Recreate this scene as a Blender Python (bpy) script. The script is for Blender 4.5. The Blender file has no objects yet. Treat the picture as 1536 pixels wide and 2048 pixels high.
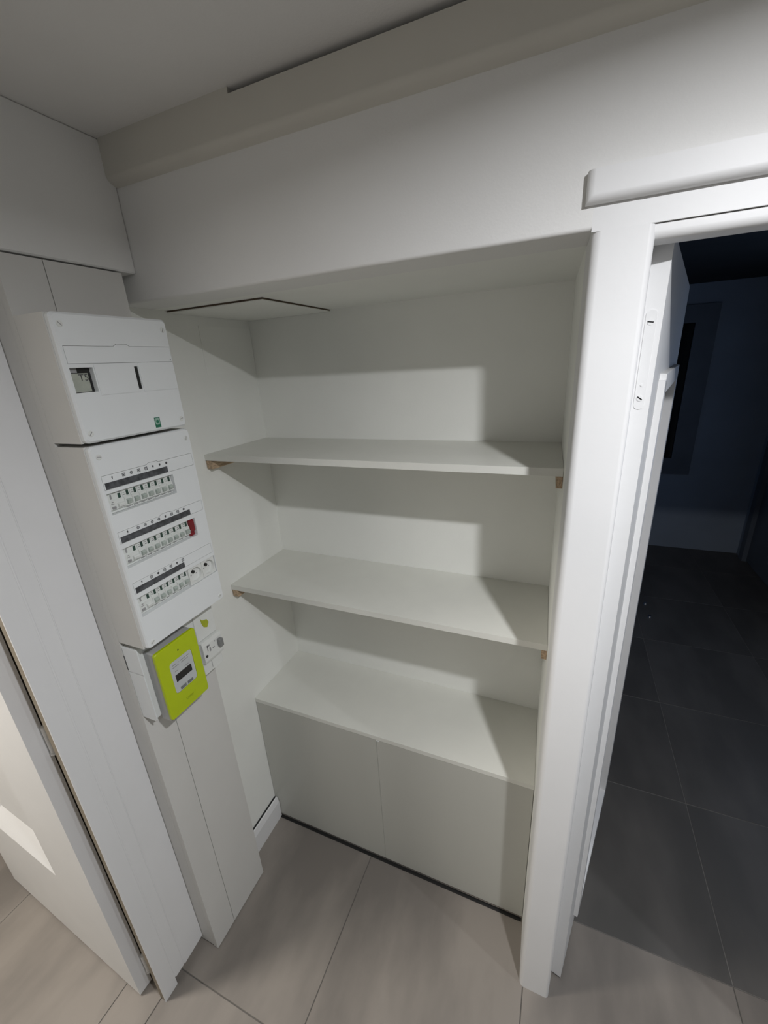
import bpy, bmesh, math, random
from mathutils import Vector, Matrix
from mathutils.geometry import tessellate_polygon
random.seed(4)
S = bpy.context.scene
C = S.collection

# ------------------------------------------------------------------ camera
cam_d = bpy.data.cameras.new('camera')
cam = bpy.data.objects.new('camera', cam_d); C.objects.link(cam)
cam_d.sensor_fit = 'HORIZONTAL'; cam_d.sensor_width = 36.0
cam_d.lens = 829.25 / 1536 * 36.0
cam_d.clip_start = 0.02
R_, U_, F_ = (0.921024, 0.385473, -0.055902), (-0.081556, 0.331191, 0.940032), (-0.380872, 0.861233, -0.336473)
cam.matrix_world = Matrix(((R_[0], U_[0], -F_[0], 0.95149), (R_[1], U_[1], -F_[1], -0.79961),
                           (R_[2], U_[2], -F_[2], 1.87292), (0, 0, 0, 1)))
S.camera = cam

# ------------------------------------------------------------------ world, lamps, exposure
w = bpy.data.worlds.new('night'); S.world = w; w.use_nodes = True
w.node_tree.nodes['Background'].inputs[0].default_value = (0.10, 0.16, 0.28, 1)
w.node_tree.nodes['Background'].inputs[1].default_value = 0.004

def lamp(name, loc, power, color, size, aim=(0, 0, -1), spread=180):
    l = bpy.data.lights.new(name, 'AREA'); l.shape = 'DISK'; l.size = size
    l.energy = power; l.color = color; l.spread = math.radians(spread)
    o = bpy.data.objects.new(name, l); C.objects.link(o); o.location = loc
    o.rotation_euler = Vector(aim).to_track_quat('-Z', 'Y').to_euler()
    return o
lamp('corridor_spot', (1.34, -0.70, 2.335), 19.2, (0.955, 0.965, 1.0), 0.055, spread=168)
lamp('corridor_spot', (2.63, -0.55, 2.335), 10.5, (0.90, 0.95, 1.0), 0.055, spread=168)
lamp('left_room_lamp', (-0.75, -0.95, 2.32), 31.0, (1.0, 0.94, 0.87), 0.30)
S.view_settings.view_transform = 'Standard'; S.view_settings.look = 'None'
S.view_settings.gamma = 1.0; S.view_settings.use_curve_mapping = False
S.view_settings.exposure = 0.0

# ------------------------------------------------------------------ materials
def mat(name, col, rough=0.5, noise=0.0, nscale=8.0, bump=0.0, bscale=300.0, metal=0.0, spec=0.5, stretch=None, col2=None, detail=4):
    m = bpy.data.materials.new(name); m.use_nodes = True
    nt = m.node_tree; b = nt.nodes['Principled BSDF']
    b.inputs['Base Color'].default_value = (*col, 1); b.inputs['Roughness'].default_value = rough
    b.inputs['Metallic'].default_value = metal; b.inputs['Specular IOR Level'].default_value = spec
    tc = nt.nodes.new('ShaderNodeTexCoord'); src = tc.outputs['Object']
    oi = nt.nodes.new('ShaderNodeObjectInfo')
    ad = nt.nodes.new('ShaderNodeVectorMath'); ad.operation = 'MULTIPLY_ADD'
    ad.inputs[1].default_value = stretch or (1, 1, 1)
    mu = nt.nodes.new('ShaderNodeMath'); mu.operation = 'MULTIPLY'; mu.inputs[1].default_value = 37.0
    nt.links.new(oi.outputs['Random'], mu.inputs[0]); nt.links.new(src, ad.inputs[0]); nt.links.new(mu.outputs[0], ad.inputs[2])
    if noise or col2:
        n = nt.nodes.new('ShaderNodeTexNoise'); n.inputs['Scale'].default_value = nscale; n.inputs['Detail'].default_value = detail
        nt.links.new(ad.outputs[0], n.inputs['Vector'])
        r = nt.nodes.new('ShaderNodeValToRGB')
        c2 = col2 or tuple(c * (1 - noise) for c in col)
        c1 = col if col2 else tuple(min(1, c * (1 + noise * .6)) for c in col)
        r.color_ramp.elements[0].position = 0.38; r.color_ramp.elements[1].position = 0.62
        r.color_ramp.elements[0].color = (*c2, 1); r.color_ramp.elements[1].color = (*c1, 1)
        nt.links.new(n.outputs['Fac'], r.inputs[0]); nt.links.new(r.outputs[0], b.inputs['Base Color'])
    if bump:
        n2 = nt.nodes.new('ShaderNodeTexNoise'); n2.inputs['Scale'].default_value = bscale; n2.inputs['Detail'].default_value = 3
        nt.links.new(ad.outputs[0], n2.inputs['Vector'])
        bp = nt.nodes.new('ShaderNodeBump'); bp.inputs['Strength'].default_value = bump; bp.inputs['Distance'].default_value = 0.002
        nt.links.new(n2.outputs['Fac'], bp.inputs['Height']); nt.links.new(bp.outputs[0], b.inputs['Normal'])
    return m
M = {}
M['wall'] = mat('plaster_paint', (0.80, 0.795, 0.775), 0.75, 0.02, 3, 0.15, 260)
M['wallgrey'] = mat('low_bounce_grey', (0.40, 0.395, 0.385), 0.8, 0.02, 3, 0.1, 220)  # grey chosen to cut the bounce light off the unseen corridor walls
M['darkceil'] = mat('dark_ceiling', (0.035, 0.036, 0.038), 0.8, 0.1, 4)
M['ceil'] = mat('ceiling_paint', (0.76, 0.75, 0.73), 0.8, 0.02, 3, 0.2, 220)
M['trimboard'] = mat('cornice_paint', (0.62, 0.60, 0.54), 0.6, 0.02, 4, 0.08, 200)
M['niche'] = mat('niche_paint', (0.85, 0.855, 0.81), 0.7, 0.02, 3, 0.12, 260)
M['gloss'] = mat('satin_white_paint', (0.765, 0.765, 0.76), 0.5, 0.012, 6, 0.08, 120)
M['duct'] = mat('board_paint', (0.64, 0.63, 0.60), 0.5, 0.015, 6, 0.05, 160)
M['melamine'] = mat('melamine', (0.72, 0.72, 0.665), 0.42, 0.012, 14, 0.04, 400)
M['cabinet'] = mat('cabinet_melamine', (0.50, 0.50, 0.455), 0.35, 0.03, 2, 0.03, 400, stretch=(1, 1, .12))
M['wood'] = mat('raw_pine', (0.46, 0.335, 0.22), 0.6, 0.30, 40, 0.2, 120, stretch=(6, .6, 6))
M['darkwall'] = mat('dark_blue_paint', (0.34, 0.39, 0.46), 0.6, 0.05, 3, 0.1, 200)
M['darkwood'] = mat('dark_frame_paint', (0.15, 0.17, 0.20), 0.5, 0.08, 5)
M['black'] = mat('black', (0.012, 0.012, 0.012), 0.4, 0.1, 20)
M['glass'] = mat('night_glass', (0.006, 0.007, 0.009), 0.05, 0.1, 4)
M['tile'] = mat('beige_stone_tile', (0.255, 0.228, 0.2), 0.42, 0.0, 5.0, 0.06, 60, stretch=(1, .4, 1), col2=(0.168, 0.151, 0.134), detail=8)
M['tileshade'] = mat('shaded_stone_tile', (0.128, 0.12, 0.11), 0.48, 0.0, 5.0, 0.06, 60, stretch=(1, .4, 1), col2=(0.092, 0.087, 0.08), detail=8)  # same floor tile, darkened to put the unlit room's shade into its colour
M['grout'] = mat('grout', (0.13, 0.122, 0.11), 0.9, 0.15, 60)
M['groutlight'] = mat('pale_grout', (0.22, 0.21, 0.195), 0.9, 0.15, 60)
M['plastic'] = mat('white_plastic', (0.77, 0.79, 0.79), 0.32, 0.01, 10)
M['plastic2'] = mat('ivory_plastic', (0.72, 0.73, 0.70), 0.35, 0.02, 20)
M['breaker'] = mat('breaker_plastic', (0.70, 0.72, 0.69), 0.4, 0.03, 60)
M['toggle'] = mat('toggle_plastic', (0.42, 0.47, 0.43), 0.4, 0.1, 90)
M['window'] = mat('indicator_green_black', (0.025, 0.06, 0.045), 0.3, 0.2, 90)
M['strip'] = mat('dark_label', (0.075, 0.078, 0.085), 0.5, 0.45, 90)
M['ink'] = mat('ink', (0.06, 0.06, 0.065), 0.6, 0.1, 50)
M['inklight'] = mat('grey_ink', (0.30, 0.30, 0.30), 0.6, 0.1, 50)
M['red'] = mat('red_plastic', (0.20, 0.008, 0.014), 0.35, 0.1, 60)
M['lime'] = mat('lime_plastic', (0.44, 0.545, 0.002), 0.4, 0.02, 30)
M['limetext'] = mat('lime_text', (0.28, 0.34, 0.01), 0.4, 0.02, 30)
M['olive'] = mat('olive_tag', (0.38, 0.42, 0.02), 0.5, 0.1, 60)
M['meterbody'] = mat('meter_grey', (0.42, 0.425, 0.42), 0.45, 0.03, 20)
M['lcdplate'] = mat('pale_grey_plate', (0.50, 0.52, 0.52), 0.4, 0.03, 40)
M['button'] = mat('grey_button', (0.16, 0.17, 0.175), 0.4, 0.1, 60)
M['greensticker'] = mat('green_sticker', (0.02, 0.16, 0.09), 0.5, 0.1, 60)
M['greenpale'] = mat('pale_green_print', (0.30, 0.45, 0.38), 0.5, 0.2, 200)
M['handle'] = mat('grey_toggle', (0.22, 0.225, 0.22), 0.4, 0.1, 80)
M['metal'] = mat('painted_steel', (0.76, 0.76, 0.755), 0.4, 0.02, 30)
M['chrome'] = mat('chrome', (0.8, 0.8, 0.8), 0.12, 0.02, 30, metal=1.0)
M['cardlabel'] = mat('card_label', (0.40, 0.42, 0.36), 0.5, 0.08, 60)
M['cutwood'] = mat('raw_mdf_edge', (0.10, 0.07, 0.045), 0.8, 0.3, 60)
M['jamb'] = mat('beige_jamb', (0.24, 0.205, 0.155), 0.6, 0.03, 8)

# ------------------------------------------------------------------ helpers
W0 = {}
def box(bm, x0, x1, y0, y1, z0, z1):
    v = [bm.verts.new(p) for p in ((x0, y0, z0), (x1, y0, z0), (x1, y1, z0), (x0, y1, z0), (x0, y0, z1), (x1, y0, z1), (x1, y1, z1), (x0, y1, z1))]
    for f in ((0, 3, 2, 1), (4, 5, 6, 7), (0, 1, 5, 4), (1, 2, 6, 5), (2, 3, 7, 6), (3, 0, 4, 7)):
        bm.faces.new([v[i] for i in f])
    return v
def boxes(*bs):
    bm = bmesh.new()
    for b in bs: box(bm, *b)
    return bm
def rbox(x0, x1, y0, y1, z0, z1, r=0.002, seg=2, sel=None):
    bm = boxes((x0, x1, y0, y1, z0, z1))
    es = [e for e in bm.edges if sel is None or sel((e.verts[0].co + e.verts[1].co) / 2, (e.verts[1].co - e.verts[0].co).normalized())]
    bmesh.ops.bevel(bm, geom=es, offset=r, segments=seg, profile=0.5, affect='EDGES')
    return bm
def prism(pts, axis, a, b):
    """closed 2D outline pts in the plane normal to axis, extruded from a to b"""
    bm = bmesh.new(); n = len(pts)
    def P(p, t):
        return {0: (t, p[0], p[1]), 1: (p[0], t, p[1]), 2: (p[0], p[1], t)}[axis]
    A = [bm.verts.new(P(p, a)) for p in pts]; B = [bm.verts.new(P(p, b)) for p in pts]
    for i in range(n): bm.faces.new((A[i], A[(i + 1) % n], B[(i + 1) % n], B[i]))
    bm.faces.new(A[::-1]); bm.faces.new(B)
    bmesh.ops.recalc_face_normals(bm, faces=bm.faces)
    return bm
def rrect(y0, y1, z0, z1, r, n=4):
    out = []
    for cx, cz, a0 in ((y1 - r, z1 - r, 0), (y0 + r, z1 - r, 90), (y0 + r, z0 + r, 180), (y1 - r, z0 + r, 270)):
        for i in range(n + 1):
            a = math.radians(a0 + 90 * i / n); out.append((cx + r * math.cos(a), cz + r * math.sin(a)))
    return out
def circ(cy, cz, r, n=16): return [(cy + r * math.cos(2 * math.pi * i / n), cz + r * math.sin(2 * math.pi * i / n)) for i in range(n)]
def plate(outer_back, outer_front, holes, xb, xm, xf):
    """panel facing +x: back outline at xb..xm, chamfered to outer_front at xf, with through holes"""
    bm = bmesh.new()
    ob = [bm.verts.new((xb, *p)) for p in outer_back]; om = [bm.verts.new((xm, *p)) for p in outer_back]
    loops = [outer_front] + holes
    fr = [[bm.verts.new((xf, *p)) for p in l] for l in loops]
    hb = [[bm.verts.new((xb, *p)) for p in l] for l in holes]
    n = len(outer_back)
    for i in range(n):
        j = (i + 1) % n
        bm.faces.new((ob[i], ob[j], om[j], om[i])); bm.faces.new((om[i], om[j], fr[0][j], fr[0][i]))
    for l, h in zip(fr[1:], hb):
        for i in range(len(l)):
            j = (i + 1) % len(l); bm.faces.new((l[i], l[j], h[j], h[i]))
    flat = [v for l in fr for v in l]
    for t in tessellate_polygon([[Vector((p[0], p[1], 0)) for p in l] for l in loops]):
        try: bm.faces.new([flat[i] for i in t])
        except ValueError: pass
    bmesh.ops.recalc_face_normals(bm, faces=bm.faces)
    return bm
def cyl(c, axis, r, h, n=20, r2=None):
    bm = bmesh.new()
    bmesh.ops.create_cone(bm, cap_ends=True, segments=n, radius1=r, radius2=r if r2 is None else r2, depth=h)
    rot = Vector((0, 0, 1)).rotation_difference(Vector(axis)).to_matrix().to_4x4()
    bmesh.ops.transform(bm, matrix=Matrix.Translation(Vector(c) + Vector(axis).normalized() * h / 2) @ rot, verts=bm.verts)
    return bm
def join(*bms):
    out = bmesh.new()
    for b in bms:
        me = bpy.data.meshes.new('t'); b.to_mesh(me); out.from_mesh(me); bpy.data.meshes.remove(me)
    return out
def obj(name, bm, m, parent=None, smooth=False, kind=None, rot=None):
    """rot=(pivot, angle): mesh given in local frame, rotated about z at pivot"""
    if rot is not None:
        piv, ang = rot
        bmesh.ops.transform(bm, matrix=Matrix.Translation(piv) @ Matrix.Rotation(ang, 4, 'Z'), verts=bm.verts)
    bm.verts.ensure_lookup_table()
    mn = Vector([min(v.co[i] for v in bm.verts) for i in range(3)]); mx = Vector([max(v.co[i] for v in bm.verts) for i in range(3)])
    o0 = Vector(((mn.x + mx.x) / 2, (mn.y + mx.y) / 2, mn.z))
    bmesh.ops.translate(bm, verts=bm.verts, vec=-o0)
    me = bpy.data.meshes.new(name); bm.to_mesh(me); bm.free()
    me.materials.append(M[m] if isinstance(m, str) else m)
    if smooth:
        me.polygons.foreach_set('use_smooth', [True] * len(me.polygons))
        me.set_sharp_from_angle(angle=math.radians(40))
    o = bpy.data.objects.new(name, me); C.objects.link(o)
    W0[o] = o0
    if parent: o.parent = parent; o.location = o0 - W0[parent]
    else: o.location = o0
    if smooth:
        md = o.modifiers.new('normals', 'WEIGHTED_NORMAL'); md.keep_sharp = True; md.weight = 80
    if kind: o['kind'] = kind
    return o
def struct(name, bm, m, smooth=False): return obj(name, bm, m, None, smooth, 'structure')
def empty(name, loc, label=None, cat=None, group=None, kind=None):
    o = bpy.data.objects.new(name, None); C.objects.link(o); o.location = loc; o.empty_display_size = 0.05
    W0[o] = Vector(loc)
    if label: o['label'] = label
    if cat: o['category'] = cat
    if group: o['group'] = group
    if kind: o['kind'] = kind
    return o
def tag(o, label, cat, group=None):
    o['label'] = label; o['category'] = cat
    if group: o['group'] = group
    return o
def copy(o, parent, delta, label=None):
    c = o.copy(); C.objects.link(c)
    W0[c] = W0[o] + Vector(delta)
    c.parent = parent
    c.location = W0[c] - (W0[parent] if parent else Vector())
    for ch in [k for k in o.children]: copy(ch, c, delta)
    return c
def lettering(name, txt, size, m, loc, parent, ext=0.0003, normal='x'):
    cu = bpy.data.curves.new('f', 'FONT'); cu.body = txt; cu.size = size; cu.extrude = ext; cu.align_x = 'CENTER'; cu.align_y = 'CENTER'
    t = bpy.data.objects.new('f', cu); C.objects.link(t)
    dg = bpy.context.evaluated_depsgraph_get(); me = bpy.data.meshes.new_from_object(t.evaluated_get(dg))
    bpy.data.objects.remove(t); bpy.data.curves.remove(cu)
    bm = bmesh.new(); bm.from_mesh(me); bpy.data.meshes.remove(me)
    # text plane x->+y, y->+z, facing +x
    bmesh.ops.transform(bm, matrix=Matrix.Translation(loc) @ Matrix(((0, 0, 1, 0), (1, 0, 0, 0), (0, 1, 0, 0), (0, 0, 0, 1))), verts=bm.verts)
    return obj(name, bm, m, parent)

# ------------------------------------------------------------------ key dimensions (metres)
xN, D, Wd = -0.0854, 0.4793, 0.9668      # niche left wall, niche back wall, niche right edge
zL, zC = 2.0438, 2.352                   # niche ceiling / lintel underside, corridor ceiling
xP = 1.0528                              # right side of the door post
yA, yB, yE, zT = -0.2854, -0.204, -0.0399, 2.0989
xRoomR, yRoomB = 2.56, 3.734

# ------------------------------------------------------------------ floor
floor = obj('floor', boxes((-3.2, 4.1, -1.8, 3.85, -0.05, -0.0025)), 'grout', None, False, 'structure')
xs = [-3.2, -2.622, -2.022, -1.422, -0.822, -0.222, -0.0855, 0.378, 0.978, 1.578, 2.178, 2.778, 3.378, 3.978]
ys = [0.235 + 0.605 * k for k in range(-4, 7)]
g = 0.0014
for i in range(len(xs) - 1):
    for j in range(len(ys) - 1):
        x0, x1, y0, y1 = xs[i], xs[i + 1], ys[j], ys[j + 1]
        if y1 > 3.85: y1 = 3.85
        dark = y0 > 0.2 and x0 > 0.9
        if x0 < -0.3 and y0 > 1.0: continue
        if x0 > 2.7 and y0 > 0.2: continue
        bm = rbox(x0 + g, x1 - g, y0 + g, y1 - g, -0.012, random.uniform(-0.0003, 0.0003), 0.0008, 1,
                  lambda c, d: c.z > -0.005)
        obj('floor_tile', bm, 'tileshade' if dark else 'tile', floor)

obj('grout_bed', boxes((0.979, 2.777, 0.2352, 3.84, -0.0028, -0.0018)), 'groutlight', floor)
# ------------------------------------------------------------------ ceiling and walls
ceil_bm = boxes((-3.2, 4.1, -1.8, 3.85, zC, zC + 0.08))
struct('ceiling', ceil_bm, 'ceil')
struct('ceiling_dark_room', boxes((1.041, xRoomR - .001, 0.102, yRoomB - .001, zC - 0.006, zC - 0.001)), 'darkceil')  # thin near-black sheet just below the ceiling slab of this room
# left wall of corridor and niche, with the doorway into the left room
struct('wall_left', boxes((xN - 0.1, xN, -0.408, D + 0.05, 0, zC), (xN - 0.1, xN, -1.27, -0.408, 2.06, zC), (xN - 0.1, xN, -1.8, -1.27, 0, zC)), 'niche')
struct('wall_upper_left', rbox(xN, 0.0, yA, 0.0, zT + 0.004, zC, 0.003, 1), 'wall')
# front wall: lintel over the niche (short of the ceiling right of x=0.351), above the door, right of the door
gapz = zC - 0.010
lint = join(rbox(xN, 0.351, 0, 0.1, zL, zC, 0.006, 3, lambda c, d: abs(d.x) > .9 and c.z < 2.1 and c.y < .05),
            rbox(0.351, Wd, 0, 0.1, zL, gapz, 0.006, 3, lambda c, d: abs(d.x) > .9 and c.z < 2.1 and c.y < .05),
            boxes((Wd, Wd + 0.04, 0, 0.1, 2.0793, gapz), (Wd + 0.04, 1.86, 0, 0.1, 2.0792, zC), (1.86, 4.1, 0, 0.1, 0, zC)))
struct('wall_front', lint, 'wall', True)
struct('wall_back', boxes((xN, Wd + 0.03, D, D + 0.05, 0, 2.12)), 'niche')
def skx(y): return Wd - 0.016 * y / D          # the niche's right wall is slightly out of square
struct('wall_right', prism([(skx(0.1005), 0.1005), (1.04, 0.1005), (1.04, D + 0.05), (skx(D + .05), D + 0.05)], 2, 0, 2.12), 'niche')
# niche ceiling with the hatch opening in its back left corner
hx, hy = 0.241, 0.141
struct('ceiling_niche', boxes((hx, Wd + .01, 0.1, D, zL, zL + 0.02), (xN, hx, 0.1, hy, zL, zL + 0.02)), 'niche')
struct('wall_upper_back', boxes((xN, 1.04, D, D + 0.02, 2.12, zC), (xN, 1.04, 0.1, D, zC - 0.012, zC - 0.002)), 'cutwood')
# corridor closing walls (behind the camera) and left room
struct('wall_behind', boxes((xN - 0.1, 4.1, -1.86, -1.80, 0, zC)), 'wallgrey')
struct('wall_corridor_end', boxes((4.1, 4.16, -1.8, 0.1, 0, zC)), 'wallgrey')
struct('wall_left_room', boxes((-3.26, -3.2, -1.8, 0.9, 0, zC), (-3.2, xN - 0.1, -1.86, -1.8, 0, zC), (-3.2, xN - 0.1, 0.9, 0.96, 0, zC)), 'wall')
# dark room on the right
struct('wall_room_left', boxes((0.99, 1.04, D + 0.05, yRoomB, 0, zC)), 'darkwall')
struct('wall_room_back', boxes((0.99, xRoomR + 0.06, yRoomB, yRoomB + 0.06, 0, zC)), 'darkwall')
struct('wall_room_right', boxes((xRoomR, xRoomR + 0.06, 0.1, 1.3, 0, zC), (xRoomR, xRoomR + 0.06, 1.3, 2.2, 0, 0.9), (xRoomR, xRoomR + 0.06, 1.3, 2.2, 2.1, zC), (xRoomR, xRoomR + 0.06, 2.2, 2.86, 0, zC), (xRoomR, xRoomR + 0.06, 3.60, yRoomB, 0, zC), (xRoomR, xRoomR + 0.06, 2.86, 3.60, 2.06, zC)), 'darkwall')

# cornice board under the corridor ceiling
def cornice(x0, x1, zt):
    pts = [(0, zt), (-0.022, zt), (-0.022, 2.287), (-0.019, 2.280), (-0.012, 2.2745), (0, 2.2695)]
    return prism(pts, 0, x0, x1)
struct('trim_1', join(cornice(0.0, 0.351, zC), cornice(0.351, 4.1, gapz)), 'trimboard', True)

# ------------------------------------------------------------------ right doorway: frame, architrave, door leaf
fr = empty('trim_2', (1.0, 0.05, 0), kind='structure')
fv = lambda c, d: abs(d.z) > .9 and c.y < 0.05
def arc(cx, cy, r, a0, a1, n=6): return [(cx + r * math.cos(math.radians(a0 + (a1 - a0) * i / n)), cy + r * math.sin(math.radians(a0 + (a1 - a0) * i / n))) for i in range(n + 1)]
rl, rr_ = 0.014, 0.010
outl = arc(Wd + rl, rl, rl, 183, 270) + arc(xP - rr_, rr_, rr_, 270, 360) + [(xP, 0.1), (skx(0.1), 0.1)]
obj('post', prism(outl, 2, 0.0, 2.0415), 'gloss', fr, True)
obj('post', rbox(1.80, 1.86, 0.0, 0.1, 0.0, 2.079, 0.017, 5, fv), 'gloss', fr, True)
obj('header', rbox(xP - .004, 1.80, 0.004, 0.048, 2.0205, 2.0405, 0.011, 5, lambda c, d: abs(d.x) > .9 and c.z < 2.03 and c.y < 0.02), 'gloss', fr, True)
obj('header_board', boxes((Wd, 1.80, 0.0, 0.1, 2.0415, 2.0792)), 'gloss', fr)
arch = rbox(0.955, 1.90, -0.0165, -0.0002, 2.0757, 2.1165, 0.0105, 3, lambda c, d: c.y < -0.01 and (c.z < 2.1 or abs(d.z) > .9))
struct('trim_3', arch, 'gloss', True)

# door leaf standing open into the dark room
A = Vector((1.0865, 0.06, 0)); B = Vector((1.262, 0.82, 0)); L = (B - A).length
ang = math.atan2(B.y - A.y, B.x - A.x)       # local +x runs along the leaf, local -y is the face we see
dr = empty('door_2', (1.10, 0.2, 0), kind='structure')
piv = (A, ang)
z0, z1d = 0.01, 2.036
t0, t1, pz0, pz1 = 0.145, L - 0.125, 0.11, 1.812
leaf = boxes((0, t0, 0, 0.04, z0, z1d), (t1, L, 0, 0.04, z0, z1d), (t0, t1, 0, 0.04, z0, pz0), (t0, t1, 0, 0.04, pz1, z1d))
obj('leaf', leaf, 'gloss', dr, rot=piv)
obj('panel', boxes((t0, t1, 0.012, 0.028, pz0, pz1)), 'gloss', dr, rot=piv)
mb = 0.045
mould = []
for (a0, a1, b0, b1) in ((t0 - 0.012, t0 + 0.028, pz0, pz1), (t1 - 0.028, t1 + 0.012, pz0, pz1), (t0, t1, pz0 - 0.012, pz0 + 0.028), (t0, t1, pz1 - 0.028, pz1 + 0.012)):
    mould.append(rbox(a0, a1, -0.012, 0.013, b0, b1, 0.0025, 2, lambda c, d: c.y < 0))
obj('moulding', join(*mould), 'gloss', dr, True, rot=piv)
# lock plate with screws on the leaf edge (edge faces local -x)
pl = obj('lock_plate', prism([(p[0], p[1]) for p in rrect(0.008, 0.024, 1.772, 1.932, 0.0078)], 0, -0.0012, 0.0), 'metal', dr, rot=piv)
for zz in (1.913, 1.813, 1.791):
    sc = obj('screw', cyl((-0.0012, 0.016, zz), (-1, 0, 0), 0.0048 if zz != 1.813 else .002, 0.0009, 14), 'metal', pl, rot=piv)
    if zz != 1.813:
        sl = boxes((-0.0023, -0.0019, -0.0046, 0.0046, -0.0010, 0.0010))
        bmesh.ops.transform(sl, matrix=Matrix.Translation((0, 0.016, zz)) @ Matrix.Rotation(math.radians(35 if zz < 1.85 else 10), 4, 'X'), verts=sl.verts)
        obj('screw_slot', sl, 'black', dr, rot=piv)

# window and door in the dark room, plus an added fill window out of view
wn = empty('window_1', (1.6, yRoomB, 0.748), kind='structure')
obj('frame', boxes((1.17, 1.32, yRoomB - 0.03, yRoomB, 0.748, 2.187), (1.90, 2.057, yRoomB - 0.03, yRoomB, 0.748, 2.187),
                   (1.32, 1.90, yRoomB - 0.03, yRoomB, 0.748, 0.90), (1.32, 1.90, yRoomB - 0.03, yRoomB, 2.05, 2.187)), 'darkwood', wn)
obj('pane', boxes((1.32, 1.90, yRoomB - 0.012, yRoomB - 0.002, 0.90, 2.05)), 'glass', wn)
mw = bpy.data.materials.new('blue_fill_pane'); mw.use_nodes = True
b_ = mw.node_tree.nodes['Principled BSDF']; b_.inputs['Base Color'].default_value = (.01, .01, .012, 1); b_.inputs['Roughness'].default_value = .1
b_.inputs['Emission Color'].default_value = (0.42, 0.62, 1.0, 1); b_.inputs['Emission Strength'].default_value = 1.25
w2 = empty('fill_window', (xRoomR, 1.75, 0.9), kind='structure')  # added out of view: its glowing pane fills the dark room with blue light
obj('frame', boxes((xRoomR - .01, xRoomR + .05, 1.3, 1.35, .9, 2.1), (xRoomR - .01, xRoomR + .05, 2.15, 2.2, .9, 2.1), (xRoomR - .01, xRoomR + .05, 1.35, 2.15, .9, .95), (xRoomR - .01, xRoomR + .05, 1.35, 2.15, 2.05, 2.1)), 'darkwood', w2)
obj('pane', boxes((xRoomR + .03, xRoomR + .036, 1.351, 2.149, .951, 2.049)), mw, w2)
d3 = empty('door_3', (xRoomR, 3.2, 0), kind='structure')
obj('leaf', boxes((xRoomR + 0.02, xRoomR + 0.055, 2.90, 3.56, 0.005, 2.04)), 'darkwood', d3)
obj('casing', boxes((xRoomR - 0.015, xRoomR + 0.06, 3.56, 3.64, 0, 2.10), (xRoomR - 0.015, xRoomR + 0.06, 2.82, 2.90, 0, 2.10), (xRoomR - 0.015, xRoomR + 0.06, 2.90, 3.56, 2.04, 2.10)), 'darkwood', d3)
obj('panel', boxes((xRoomR + 0.008, xRoomR + 0.02, 3.0, 3.46, 0.25, 0.9), (xRoomR + 0.008, xRoomR + 0.02, 3.0, 3.46, 1.05, 1.9)), 'darkwood', d3)
for i, (gx, gy) in enumerate(((1.652, 2.526), (1.655, 2.341))):
    b = cyl((gx, gy, 0), (0, 0, 1), 0.016, 0.014, 20, 0.011)
    tag(obj('door_stop', b, 'chrome', None, True),
        ['small metal floor stop in the dark room, the farther of the two', 'small metal floor stop in the dark room, the nearer of the two'][i], 'door stop')

# ------------------------------------------------------------------ left doorway: casing, jamb, door leaf
cs = empty('trim_4', (xN, -0.36, 0), kind='structure')
xc = -0.063
# casing board made of three flush strips with shallow grooves; the foot stands on the floor, the rest ends higher
yc0, yg1, yg2, yc1 = -0.447, -0.400, -0.365, -0.2868
obj('casing_strip', rbox(xc - .005, xc, yc0, yg1 - 0.0008, 0.0, 2.10, 0.002, 2, lambda c, d: abs(d.z) > .9 and c.x > -.07), 'gloss', cs)
obj('casing_strip', join(rbox(xN, xc, yg1 + 0.0008, yg2 - 0.0008, 0.033, 2.10, 0.0015, 1, lambda c, d: abs(d.z) > .9 and c.x > -.07)), 'gloss', cs)
obj('casing_strip', prism([(yg2 + 0.0008, 0.03), (yg2 + 0.0008, 2.10), (yc1, 2.10), (yc1, 0.035)], 0, xN, xc), 'gloss', cs)
obj('casing_backing', boxes((xN, xc - 0.0011, yg1 - .002, yc1 - .004, 0.036, 2.10)), 'gloss', cs)
obj('jamb', boxes((xN + .0002, xc - .0052, yc0 + .0008, yg1 - .003, 0.004, 2.10), (xN - 0.1, xN, -0.4235, -0.408, 0, 2.06), (xN - 0.1, xN, -1.27, -1.25, 0, 2.06), (xN - 0.1, xN, -1.25, -0.4235, 2.042, 2.06)), 'jamb', cs)
obj('head_casing', boxes((xN, xc, -1.35, yc0, 2.04, 2.10)), 'gloss', cs)

P0 = Vector((-0.151, -0.4676, 0)); angl = math.atan2(0.055, -0.9985)
dl = empty('door_1', (-0.5, -0.44, 0), kind='structure')
# local +x along the leaf away from the hinge; visible face is local +y (world -y)
pv = (P0, angl)
z0, z1d, LL = 0.008, 2.03, 0.784
p0, p1, q0, q1 = 0.25, 0.66, 0.42, 1.85
obj('leaf', boxes((0, p0, -0.04, 0, z0, z1d), (p1, LL, -0.04, 0, z0, z1d), (p0, p1, -0.04, 0, z0, q0), (p0, p1, -0.04, 0, q1, z1d)), 'gloss', dl, rot=pv)
bm = bmesh.new()
def quad(*pts): bm.faces.new([bm.verts.new(p) for p in pts])
dd, e = -0.030, 0.05
quad((p0, 0, q0), (p1, 0, q0), (p1 - e, dd, q0 + e * 1.4), (p0 + e, dd, q0 + e * 1.4))
quad((p1, 0, q0), (p1, 0, q1), (p1 - e, dd, q1 - e), (p1 - e, dd, q0 + e * 1.4))
quad((p1, 0, q1), (p0, 0, q1), (p0 + e, dd, q1 - e), (p1 - e, dd, q1 - e))
quad((p0, 0, q1), (p0, 0, q0), (p0 + e, dd, q0 + e * 1.4), (p0 + e, dd, q1 - e))
quad((p0 + e, dd, q0 + e * 1.4), (p1 - e, dd, q0 + e * 1.4), (p1 - e, dd, q1 - e), (p0 + e, dd, q1 - e))
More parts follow.
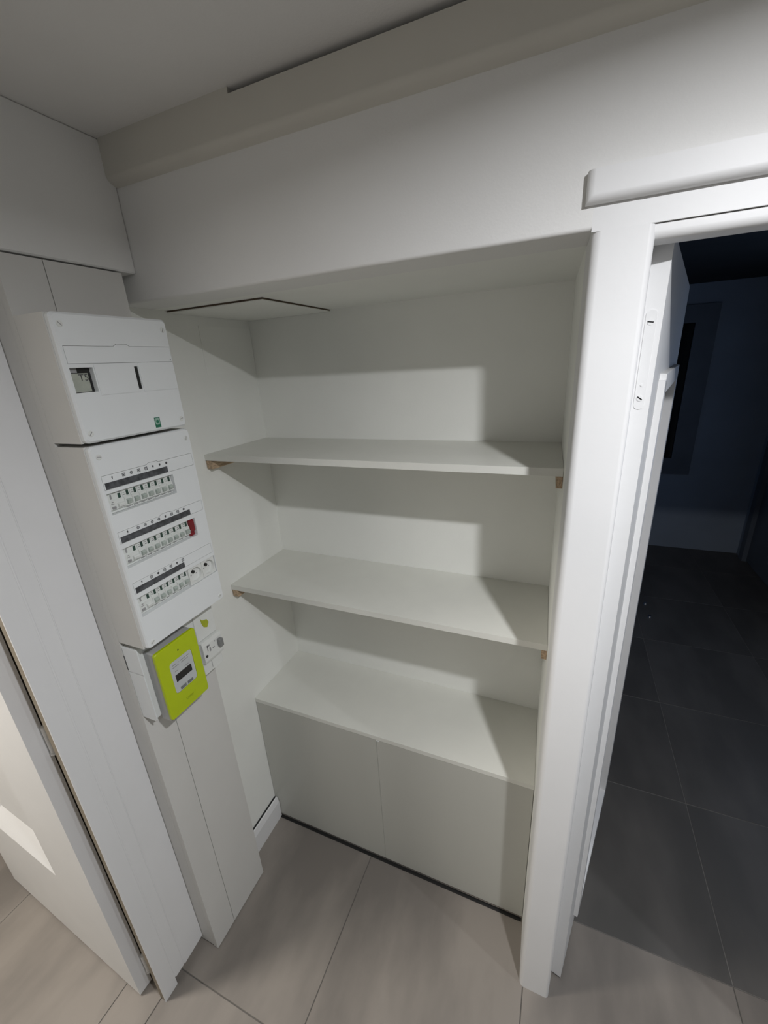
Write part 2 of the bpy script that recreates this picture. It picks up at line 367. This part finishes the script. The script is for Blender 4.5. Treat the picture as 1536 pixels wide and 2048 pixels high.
bmesh.ops.recalc_face_normals(bm, faces=bm.faces)
obj('panel', bm, 'gloss', dl, rot=pv)
for zz in (0.075, 1.02):
    obj('hinge', join(cyl((-0.010, -0.040, zz), (0, 0, 1), 0.007, 0.08, 14), cyl((-0.010, -0.040, zz - .006), (0, 0, 1), 0.0085, 0.006, 14)), 'metal', dl, True, rot=pv)

# ------------------------------------------------------------------ boarded service duct under and behind the electrical panel
du = empty('service_duct', (-0.04, -0.16, 0), 'white boarded service duct standing on the floor behind the electrical panels', 'duct')
obj('board', boxes((-0.018, 0.0, yA, yB - 0.0008, 0.004, zT)), 'duct', du)
obj('board', boxes((-0.018, 0.0, yB + 0.0008, yE, 0.004, zT)), 'duct', du)
obj('board', boxes((xN + .001, -0.0185, yA, yA + 0.018, 0.012, zT)), 'duct', du)
obj('board', boxes((xN + .001, -0.0185, yE - 0.018, yE, 0.0, zT)), 'duct', du)
obj('core', boxes((xN + .001, -0.0185, yA + 0.02, yE - 0.02, 0.0, zT - 0.002)), 'duct', du)

# ------------------------------------------------------------------ niche baseboard, hatch, shelves, cabinet
bb = prism([(xN + 0.009, 0.0), (-0.0645, 0.0), (-0.0645, 0.088), (-0.0705, 0.113), (xN + 0.009, 0.113)], 1, yE + 0.001, 0.172)
bbs = struct('baseboard_left', bb, 'gloss')
obj('gap_shade', boxes((xN + .0003, xN + .0088, yE + .002, 0.171, 0.06, 0.1115)), 'black', bbs)  # black fill painted in for the shade of the open gap behind the board
obj('patch', boxes((xN, xN + .0011, 0.245, D - .001, 1.87, 2.012)), 'niche', bpy.data.objects['wall_left'])
ht = empty('access_hatch', ((xN + hx) / 2, (hy + D) / 2, zL), 'thin white access hatch panel in the back left corner of the niche ceiling', 'hatch')
obj('panel', boxes((xN + .001, hx - 0.001, hy + 0.001, D - .001, zL - 0.0062, zL - 0.0040)), 'niche', ht)
obj('edge', boxes((xN + .001, hx - .001, hy + .001, D - .001, zL - 0.0040, zL + 0.006)), 'cutwood', ht)

ysf, zs1, zs2 = 0.1688, 1.6339, 1.1678
xr = skx(ysf) - .0006
def shelf(zt, label):
    return tag(obj('shelf', prism([(xN + .0005, ysf), (skx(ysf) - .0006, ysf), (skx(D) - .0006, D - .0005), (xN + .0005, D - .0005)], 2, zt - 0.0185, zt), 'melamine'), label, 'shelf', 'white shelves in the niche')
shelf(zs1, 'upper of the two white shelves, level with the top breaker row')
shelf(zs2, 'lower of the two white shelves, above the low cabinet')
bl = rbox(xN + .0005, xN + 0.0255, ysf + 0.001, D - .001, zs1 - 0.0185 - 0.028, zs1 - 0.0187, 0.002, 1)
b1 = tag(obj('shelf_batten', bl, 'wood'), 'raw wooden batten under the left end of the upper shelf', 'batten', 'wooden shelf battens')
b2 = copy(b1, None, (0, 0, zs2 - zs1)); tag(b2, 'raw wooden batten under the left end of the lower shelf', 'batten', 'wooden shelf battens')
y_ = ysf + .001
br = prism([(skx(y_) - .0135, y_), (skx(y_) - .0006, y_), (skx(D) - .0006, D - .001), (skx(D) - .0135, D - .001)], 2, zs1 - 0.0465, zs1 - 0.0187)
b3 = tag(obj('shelf_batten', br, 'wood'), 'raw wooden batten under the right end of the upper shelf, beside the door post', 'batten', 'wooden shelf battens')
b4 = copy(b3, None, (0, 0, zs2 - zs1)); tag(b4, 'raw wooden batten under the right end of the lower shelf, beside the door post', 'batten', 'wooden shelf battens')

ycb, zcb = 0.1743, 0.6555
cb = empty('low_cabinet', (0.44, 0.32, 0), 'low white two-door cabinet filling the bottom of the niche', 'cabinet')
obj('top', prism([(xN + .0005, ycb - .001), (skx(ycb) - .0006, ycb - .001), (skx(D) - .0006, D - .0005), (xN + .0005, D - .0005)], 2, zcb - 0.0165, zcb), 'melamine', cb)
xm = 0.4385
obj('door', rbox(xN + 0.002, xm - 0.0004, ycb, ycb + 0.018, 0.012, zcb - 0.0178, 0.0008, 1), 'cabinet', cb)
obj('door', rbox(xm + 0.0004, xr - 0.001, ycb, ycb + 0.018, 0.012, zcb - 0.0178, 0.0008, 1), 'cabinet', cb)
obj('bumper', rbox(xm + 0.0, xm + 0.012, ycb - 0.002, ycb - .0002, zcb - 0.0220, zcb - 0.0180, 0.0006, 1), 'plastic', cb)
obj('carcass', boxes((xN + 0.02, xN + 0.038, ycb + 0.02, D - .002, 0.0, zcb - 0.0167), (xr - 0.04, xr - 0.022, ycb + 0.02, D - .002, 0.0, zcb - 0.0167),
                     (xN + 0.04, xr - 0.042, ycb + 0.02, D - .002, 0.06, 0.078), (xN + 0.04, xr - 0.042, D - .01, D - .003, 0.08, zcb - 0.017)), 'melamine', cb)
obj('floor_strip', boxes((xN + 0.022, xr - 0.004, ycb - 0.0105, ycb + 0.001, 0.0008, 0.0035)), 'black', cb)  # thin black strip on the floor along the foot of the doors
obj('plinth', boxes((xN + 0.002, xr - 0.004, ycb + 0.0185, ycb + 0.0195, 0.0, 0.06)), 'black', cb)

# ------------------------------------------------------------------ electrical enclosures
XF = 0.10                                 # front of the covers
eL, eR = -0.2835, -0.0365
def screw(parent, y, z, a=0.5):
    s = obj('screw', cyl((XF - 0.0002, y, z), (1, 0, 0), 0.0062, 0.0012, 18, 0.0052), 'plastic2', parent, True)
    sl = boxes((XF + 0.0009, XF + 0.0012, -0.0045, 0.0045, -0.0007, 0.0007))
    bmesh.ops.transform(sl, matrix=Matrix.Translation((0, y, z)) @ Matrix.Rotation(a, 4, 'X'), verts=sl.verts)
    obj('screw_slot', sl, 'inklight', s)
def shell(parent, za, zb):
    obj('back_box', boxes((0.0005, 0.0865, yA + .0002, eR - .001, za + 0.0005, zb - 0.0005)), 'duct', parent)

# upper box (meter tariff and main switch cover)
ub = empty('upper_enclosure', (0.05, -0.16, 1.757), 'white plastic enclosure with one small window, uppermost box on the service duct', 'electrical box')
ua, uz = 1.757, 1.994
shell(ub, ua, uz)
out = rrect(eL, eR, ua, uz, 0.009); inn = rrect(eL + .004, eR - .004, ua + .004, uz - .004, 0.007)
W1 = [(-0.2748, 1.8523), (-0.2312, 1.8523), (-0.2312, 1.8978), (-0.2748, 1.8978)]
W2 = [(-0.1424, 1.851), (-0.1340, 1.851), (-0.1340, 1.897), (-0.1424, 1.897)]
F1 = [(-0.2752, 1.9046), (-0.0415, 1.9046), (-0.0415, 1.9366), (-0.1415, 1.9366), (-0.1475, 1.9410), (-0.1710, 1.9410), (-0.1775, 1.9366), (-0.2752, 1.9366)]
F2 = [(-0.2285, 1.8452), (-0.1445, 1.8452), (-0.1445, 1.9030), (-0.2285, 1.9030)]
F3 = [(-0.1318, 1.8452), (-0.0440, 1.8452), (-0.0440, 1.9030), (-0.1318, 1.9030)]
obj('cover', plate(out, inn, [W1, W2, F1], 0.0870, XF - 0.004, XF), 'plastic', ub)
def inset(poly, d):
    cy = sum(p[0] for p in poly) / len(poly); cz = sum(p[1] for p in poly) / len(poly)
    return [(p[0] - math.copysign(d, p[0] - cy), p[1] - math.copysign(d, p[1] - cz)) for p in poly]
obj('flap', prism(inset(F1, 0.0006), 0, 0.0875, XF + 0.0002), 'plastic', ub)
for F in (F2, F3):
    obj('blanking_plate', prism(F, 0, XF - 0.0002, XF + 0.0011), 'plastic', ub)
ms = obj('main_switch', rbox(0.0866, 0.0885, -0.279, -0.227, 1.846, 1.903, 0.001, 1), 'black', ub)
obj('label', boxes((0.0887, 0.0891, -0.2745, -0.2368, 1.8535, 1.8880)), 'cardlabel', ms)
obj('label', boxes((0.0887, 0.0891, -0.2745, -0.2560, 1.8890, 1.8975)), 'inklight', ms)
lettering('lettering', 'T5', 0.0175, 'ink', (0.0892, -0.2462, 1.8795), ms)
obj('switch_body', boxes((0.0868, 0.0985, -0.1421, -0.1343, 1.8513, 1.8967)), 'black', ub)
for y, z in ((-0.2692, 1.9737), (-0.0503, 1.9720), (-0.2705, 1.7757), (-0.0505, 1.7757)): screw(ub, y, z, random.uniform(0, 3))
st = obj('sticker', boxes((XF + 0.0001, XF + 0.0005, -0.1243, -0.1100, 1.7646, 1.7872)), 'greensticker', ub)
obj('sticker_print', prism(rrect(-0.1228, -0.1115, 1.7708, 1.7858, 0.003), 0, XF + 0.0005, XF + 0.0008), 'greenpale', st)
obj('sticker_print', prism(circ(-0.1172, 1.7783, 0.0035, 14), 0, XF + 0.0008, XF + 0.001), 'greensticker', st)
obj('mark', prism(circ(-0.0457, 1.9088, 0.0012, 10), 0, XF + 0.0003, XF + 0.0006), 'ink', ub)

# lower box with three breaker rows
lb = empty('lower_enclosure', (0.05, -0.16, 1.272), 'white plastic breaker panel with three breaker rows, directly above the lime meter', 'electrical box')
la, lz = 1.272, 1.7505
shell(lb, la, lz)
rows = [  # label strip z0,z1 ; dark strip y1 ; breaker window z0,z1, y1 ; singles
    dict(l=(1.6598, 1.6902), dk=-0.1200, w=(1.6060, 1.6522), yr=-0.1095, n=7),
    dict(l=(1.5402, 1.5670), dk=-0.0852, w=(1.4818, 1.5288), yr=-0.0765, n=8),
    dict(l=(1.4168, 1.4446), dk=-0.1362, w=(1.3575, 1.4062), yr=-0.0410, n=6)]
YB = -0.2735
holes = []
for r in rows:
    holes.append([(YB - .0010, r['w'][0]), (r['yr'], r['w'][0]), (r['yr'], r['w'][1]), (YB - .0010, r['w'][1])])
    a, b = r['l']
    r['lp'] = [(-0.2755, a), (-0.0436, a), (-0.0436, b), (-0.1395, b), (-0.1435, b + .0032), (-0.1665, b + .0032), (-0.1705, b), (-0.2755, b)]
    holes.append(r['lp'])
out = rrect(eL, eR, la, lz, 0.009); inn = rrect(eL + .0025, eR - .0025, la + .0025, lz - .0025, 0.0075)
obj('cover', plate(out, inn, holes, 0.0870, XF - 0.004, XF), 'plastic', lb)
for y, z in ((-0.2685, 1.7283), (-0.0500, 1.7280), (-0.2679, 1.2850), (-0.0500, 1.2850)): screw(lb, y, z, random.uniform(0, 3))

def breaker(y0, w, za, zb, kind):
    """one DIN module: stepped body, toggle, indicator window"""
    h = zb - za
    xf = 0.0955
    prof = [(0.0868, za + .001), (xf - .007, za + .001), (xf - .007, za + h * .16), (xf - .001, za + h * .19), (xf - .001, za + h * .60), (xf - .004, za + h * .64), (xf - .004, zb - .001), (0.0868, zb - .001)]
    bm = prism([(p[0], p[1]) for p in prof], 1, y0 + .0003, y0 + w - .0003)
    return obj('residual_current_breaker' if kind == 'rcd' else 'circuit_breaker', bm, 'breaker', lb), xf, h
proto = {}
def add_breaker(y0, w, za, zb, kind):
    b, xf, h = breaker(y0, w, za, zb, kind)
    if kind == 'single':
        obj('toggle', prism([(xf - .001, za + h * .24), (xf + .004, za + h * .30), (xf + .0055, za + h * .42), (xf + .004, za + h * .46), (xf - .001, za + h * .50)], 1, y0 + w * .22, y0 + w * .78), 'toggle', b)
        obj('indicator', boxes((xf - .004, xf - .0034, y0 + w * .50, y0 + w * .80, za + h * .66, za + h * .90)), 'window', b)
        obj('label_print', boxes((xf - .004, xf - .0036, y0 + w * .12, y0 + w * .42, za + h * .70, za + h * .74), (xf - .004, xf - .0036, y0 + w * .12, y0 + w * .36, za + h * .80, za + h * .83),
                                 (xf - .004, xf - .0036, y0 + w * .05, y0 + w * .9, za + h * .945, za + h * .965)), 'inklight', b)
        obj('toggle_print', boxes((xf - .007, xf - .0066, y0 + w * .2, y0 + w * .8, za + h * .07, za + h * .11)), 'inklight', b)
    else:
        obj('toggle', prism([(xf - .001, za + h * .22), (xf + .004, za + h * .27), (xf + .005, za + h * .38), (xf + .004, za + h * .42), (xf - .001, za + h * .46)], 1, y0 + w * .52, y0 + w * .92), 'breaker', b)
        obj('indicator', boxes((xf - .004, xf - .0034, y0 + w * .72, y0 + w * .88, za + h * .64, za + h * .86)), 'window', b)
        obj('test_button', rbox(xf - .001, xf + .001, y0 + w * .16, y0 + w * .40, za + h * .22, za + h * .34, .0008, 1), 'inklight', b)
        obj('label_print', boxes((xf - .004, xf - .0036, y0 + w * .24, y0 + w * .34, za + h * .68, za + h * .88), (xf - .001, xf - .0006, y0 + w * .16, y0 + w * .36, za + h * .44, za + h * .47),
                                 (xf - .004, xf - .0036, y0 + w * .55, y0 + w * .9, za + h * .92, za + h * .945), (xf - .001, xf - .0006, y0 + w * .22, y0 + w * .34, za + h * .52, za + h * .56)), 'inklight', b)
    return b
def pictogram(y, z, k, parent):
    x0, x1 = XF + 0.0001, XF + 0.0004; r = 0.0034
    if k == 'arrow':
        bm = join(prism([(y - .0006, z - .003), (y + .0006, z - .003), (y + .0006, z + .001), (y - .0006, z + .001)], 0, x0, x1), prism([(y - .0022, z + .0004), (y + .0022, z + .0004), (y, z + .0036)], 0, x0, x1))
    elif k == 'dot':
        bm = prism(circ(y, z, 0.0028, 14), 0, x0, x1)
    elif k == 'bulb':
        bm = join(prism(circ(y, z + .0008, 0.0022, 12), 0, x0, x1), prism([(y - .0008, z - .0032), (y + .0008, z - .0032), (y + .0008, z - .001), (y - .0008, z - .001)], 0, x0, x1))
    elif k == 'ring':
        bm = plate(circ(y, z, r, 16), circ(y, z, r, 16), [circ(y, z, r * .62, 16)], x0, x1 - .0001, x1)
        bm = join(bm, prism(circ(y, z, r * .32, 10), 0, x0, x1))
    else:
        o = [(y - r, z - r), (y + r, z - r), (y + r, z + r), (y - r, z + r)]; i = [(y - r * .66, z - r * .66), (y + r * .66, z - r * .66), (y + r * .66, z + r * .66), (y - r * .66, z + r * .66)]
        bm = join(plate(o, o, [i], x0, x1 - .0001, x1), prism(circ(y, z, r * .4, 10), 0, x0, x1))
    return obj('pictogram', bm, 'ink', parent)
icons = [['arrow', 'square', 'ring', 'square', 'square', 'bulb', 'bulb', 'dot'],
         ['arrow', 'ring', 'ring', 'ring', 'ring', 'bulb', 'square', 'square', 'dot'],
         ['arrow', 'square', 'dot', 'square', 'square', 'bulb', 'square']]
rw, sw = 0.0365, 0.018
for ri, r in enumerate(rows):
    a, b = r['l']
    hold = obj('label_holder', prism(inset(r['lp'], 0.0007), 0, 0.0875, XF), 'plastic', lb)
    ds = obj('label_strip', boxes((XF + 0.0001, XF + 0.0006, -0.2722, r['dk'], a + 0.0012, a + 0.0148)), 'strip', hold)
    y = YB
    add_breaker(y, rw, *r['w'], 'rcd')
    zi = (a + 0.0148 + b) / 2
    pictogram(y + rw * .55, zi, icons[ri][0], hold)
    y += rw
    for k in range(r['n']):
        add_breaker(y, sw, *r['w'], 'single')
        pictogram(y + sw * .5, zi, icons[ri][1 + k], hold)
        y += sw
    if ri == 1:
        za, zb = r['w']; xf = 0.0955
        rb = obj('surge_module', prism([(0.0868, za + .001), (xf - .004, za + .001), (xf - .004, za + .010), (xf + .001, za + .014), (xf + .001, zb - .008), (xf - .003, zb - .001), (0.0868, zb - .001)], 1, y + .0004, y + 0.0148), 'red', lb)
        rb['label'] = 'dark red module at the end of the middle breaker row'
    if ri == 2:
        za, zb = r['w']; zc_ = (za + zb) / 2
        for k in range(2):
            y0s, y1s = y + .0004, y + 0.0432
            cy = (y0s + y1s) / 2; rr = 0.0188
            o = [(y0s, za + .001), (y1s, za + .001), (y1s, zb - .001), (y0s, zb - .001)]
            sk = obj('socket', plate(o, o, [circ(cy, zc_, rr, 28)], 0.0868, 0.0962, 0.0968), 'plastic2', lb)
            obj('well', join(cyl((0.0866, cy, zc_), (1, 0, 0), rr + .0004, 0.0012, 28)), 'plastic2', sk)
            obj('earth_pin', cyl((0.0878, cy - 0.003, zc_ + 0.0075), (1, 0, 0), 0.0040, 0.006, 12), 'black', sk, True)
            obj('contact_hole', join(cyl((0.0878, cy - 0.0085, zc_ - 0.002), (1, 0, 0), 0.0017, 0.0004, 12), cyl((0.0878, cy + 0.0085, zc_ - 0.002), (1, 0, 0), 0.0017, 0.0004, 12)), 'inklight', sk)
            y += 0.0436

# ------------------------------------------------------------------ meter board, lime meter, main breaker
mp = empty('meter_board', (0.03, -0.16, 1.04), 'white plastic mounting box behind the lime meter, with screwed end cover', 'mounting box')
obj('housing', rbox(0.0005, 0.045, eL + 0.0015, yE - .001, 1.040, 1.258, 0.003, 2), 'plastic2', mp)
obj('side_cover', rbox(0.002, 0.056, eL - 0.0015, eL + 0.0012, 1.186, 1.260, 0.0012, 2), 'plastic', mp)
obj('side_cover', prism([(0.002, 1.1845), (0.054, 1.1845), (0.054, 1.046), (0.046, 1.040), (0.002, 1.040)], 1, eL - 0.0012, eL + 0.0012), 'plastic', mp)
obj('knockout', boxes((0.0006, 0.004, eL - 0.0018, eL + .001, 1.190, 1.232)), 'black', mp)
obj('cover_plate', rbox(0.0455, 0.0475, -0.1120, yE - .002, 1.155, 1.2555, 0.001, 1), 'plastic2', mp)
obj('cover_plate', rbox(0.0455, 0.0465, -0.1120, yE - .002, 1.042, 1.0835, 0.0008, 1), 'plastic2', mp)
obj('latch_line', boxes((0.0465, 0.0470, -0.083, -0.0815, 1.050, 1.076)), 'inklight', mp)

lk = empty('electricity_meter', (0.06, -0.205, 1.035), 'lime green electricity meter with grey display, below the breaker panel', 'electricity meter')
xM = 0.090
obj('body', rbox(0.0458, xM - 0.008, -0.2660, -0.1475, 1.030, 1.240, 0.004, 3), 'meterbody', lk, True)
o_ = rrect(-0.2690, -0.1450, 1.0385, 1.2415, 0.007); i_ = rrect(-0.2675, -0.1465, 1.0400, 1.2400, 0.006)
hole = rrect(-0.2395, -0.1695, 1.0985, 1.1925, 0.009)
obj('front_cover', plate(o_, i_, [hole], xM - 0.008, xM - 0.0015, xM), 'lime', lk)
pn = obj('display_panel', prism(rrect(-0.2390, -0.1700, 1.0990, 1.1920, 0.0088), 0, xM - 0.0075, xM - 0.0012), 'lcdplate', lk)
obj('screen', boxes((xM - 0.0012, xM - 0.0008, -0.2297, -0.1797, 1.1300, 1.1508)), 'black', pn)
for y in (-0.2240, -0.2018): obj('button', rbox(xM - 0.0012, xM + 0.0008, y, y + 0.0175, 1.1015, 1.1105, 0.001, 1), 'button', pn)
tx = [(xM - 0.0012, xM - 0.0009, y, y + wv, z, z + 0.0022) for z, ws in ((1.1800, ((-0.232, .012), (-0.214, .003), (-0.207, .016), (-0.187, .008))), (1.1735, ((-0.232, .020), (-0.205, .022))), (1.160, ((-0.228, .008),)), (1.156, ((-0.198, .012),))) for y, wv in ws]
obj('label_print', boxes(*tx), 'inklight', pn)
obj('indicator', prism(circ(-0.2060, 1.2135, 0.0021, 12), 0, xM, xM + 0.0004), 'black', lk)
lettering('lettering', 'Linky', 0.011, 'limetext', (xM + 0.0003, -0.206, 1.066), lk)
obj('seal_tab', rbox(xM - 0.016, xM - 0.002, -0.1452, -0.1395, 1.140, 1.176, 0.002, 2), 'meterbody', lk)

mb_ = empty('main_breaker', (0.05, -0.07, 1.085), 'white main circuit breaker with grey toggle, right of the lime meter', 'circuit breaker')
obj('body', prism([(0.0455, 1.0845), (0.058, 1.0845), (0.060, 1.092), (0.0605, 1.142), (0.058, 1.1535), (0.0455, 1.1535)], 1, -0.1130, -0.0415), 'plastic2', mb_)
obj('toggle', rbox(0.060, 0.074, -0.0610, -0.0475, 1.1100, 1.1365, 0.003, 3), 'handle', mb_, True)
obj('test_button', cyl((0.060, -0.1045, 1.1080), (1, 0, 0), 0.0038, 0.002, 14), 'black', mb_, True)
obj('label_print', boxes((0.0604, 0.0608, -0.0985, -0.0880, 1.1330, 1.1385), (0.0604, 0.0608, -0.0985, -0.0960, 1.120, 1.1385), (0.0604, 0.0608, -0.0910, -0.0860, 1.115, 1.128), (0.0604, 0.0608, -0.0700, -0.0670, 1.134, 1.138),
                          (0.0604, 0.0608, -0.0800, -0.0720, 1.118, 1.121)), 'inklight', mb_)
tagp = [(-0.0890, 1.2215), (-0.0845, 1.2130), (-0.0680, 1.2070), (-0.0640, 1.1960), (-0.0720, 1.1835), (-0.0830, 1.1900), (-0.0880, 1.2050)]
tag(obj('seal_tag', prism(tagp, 0, 0.0476, 0.0490), 'olive'), 'small olive green leaf-shaped tag on the plate above the main breaker', 'tag')
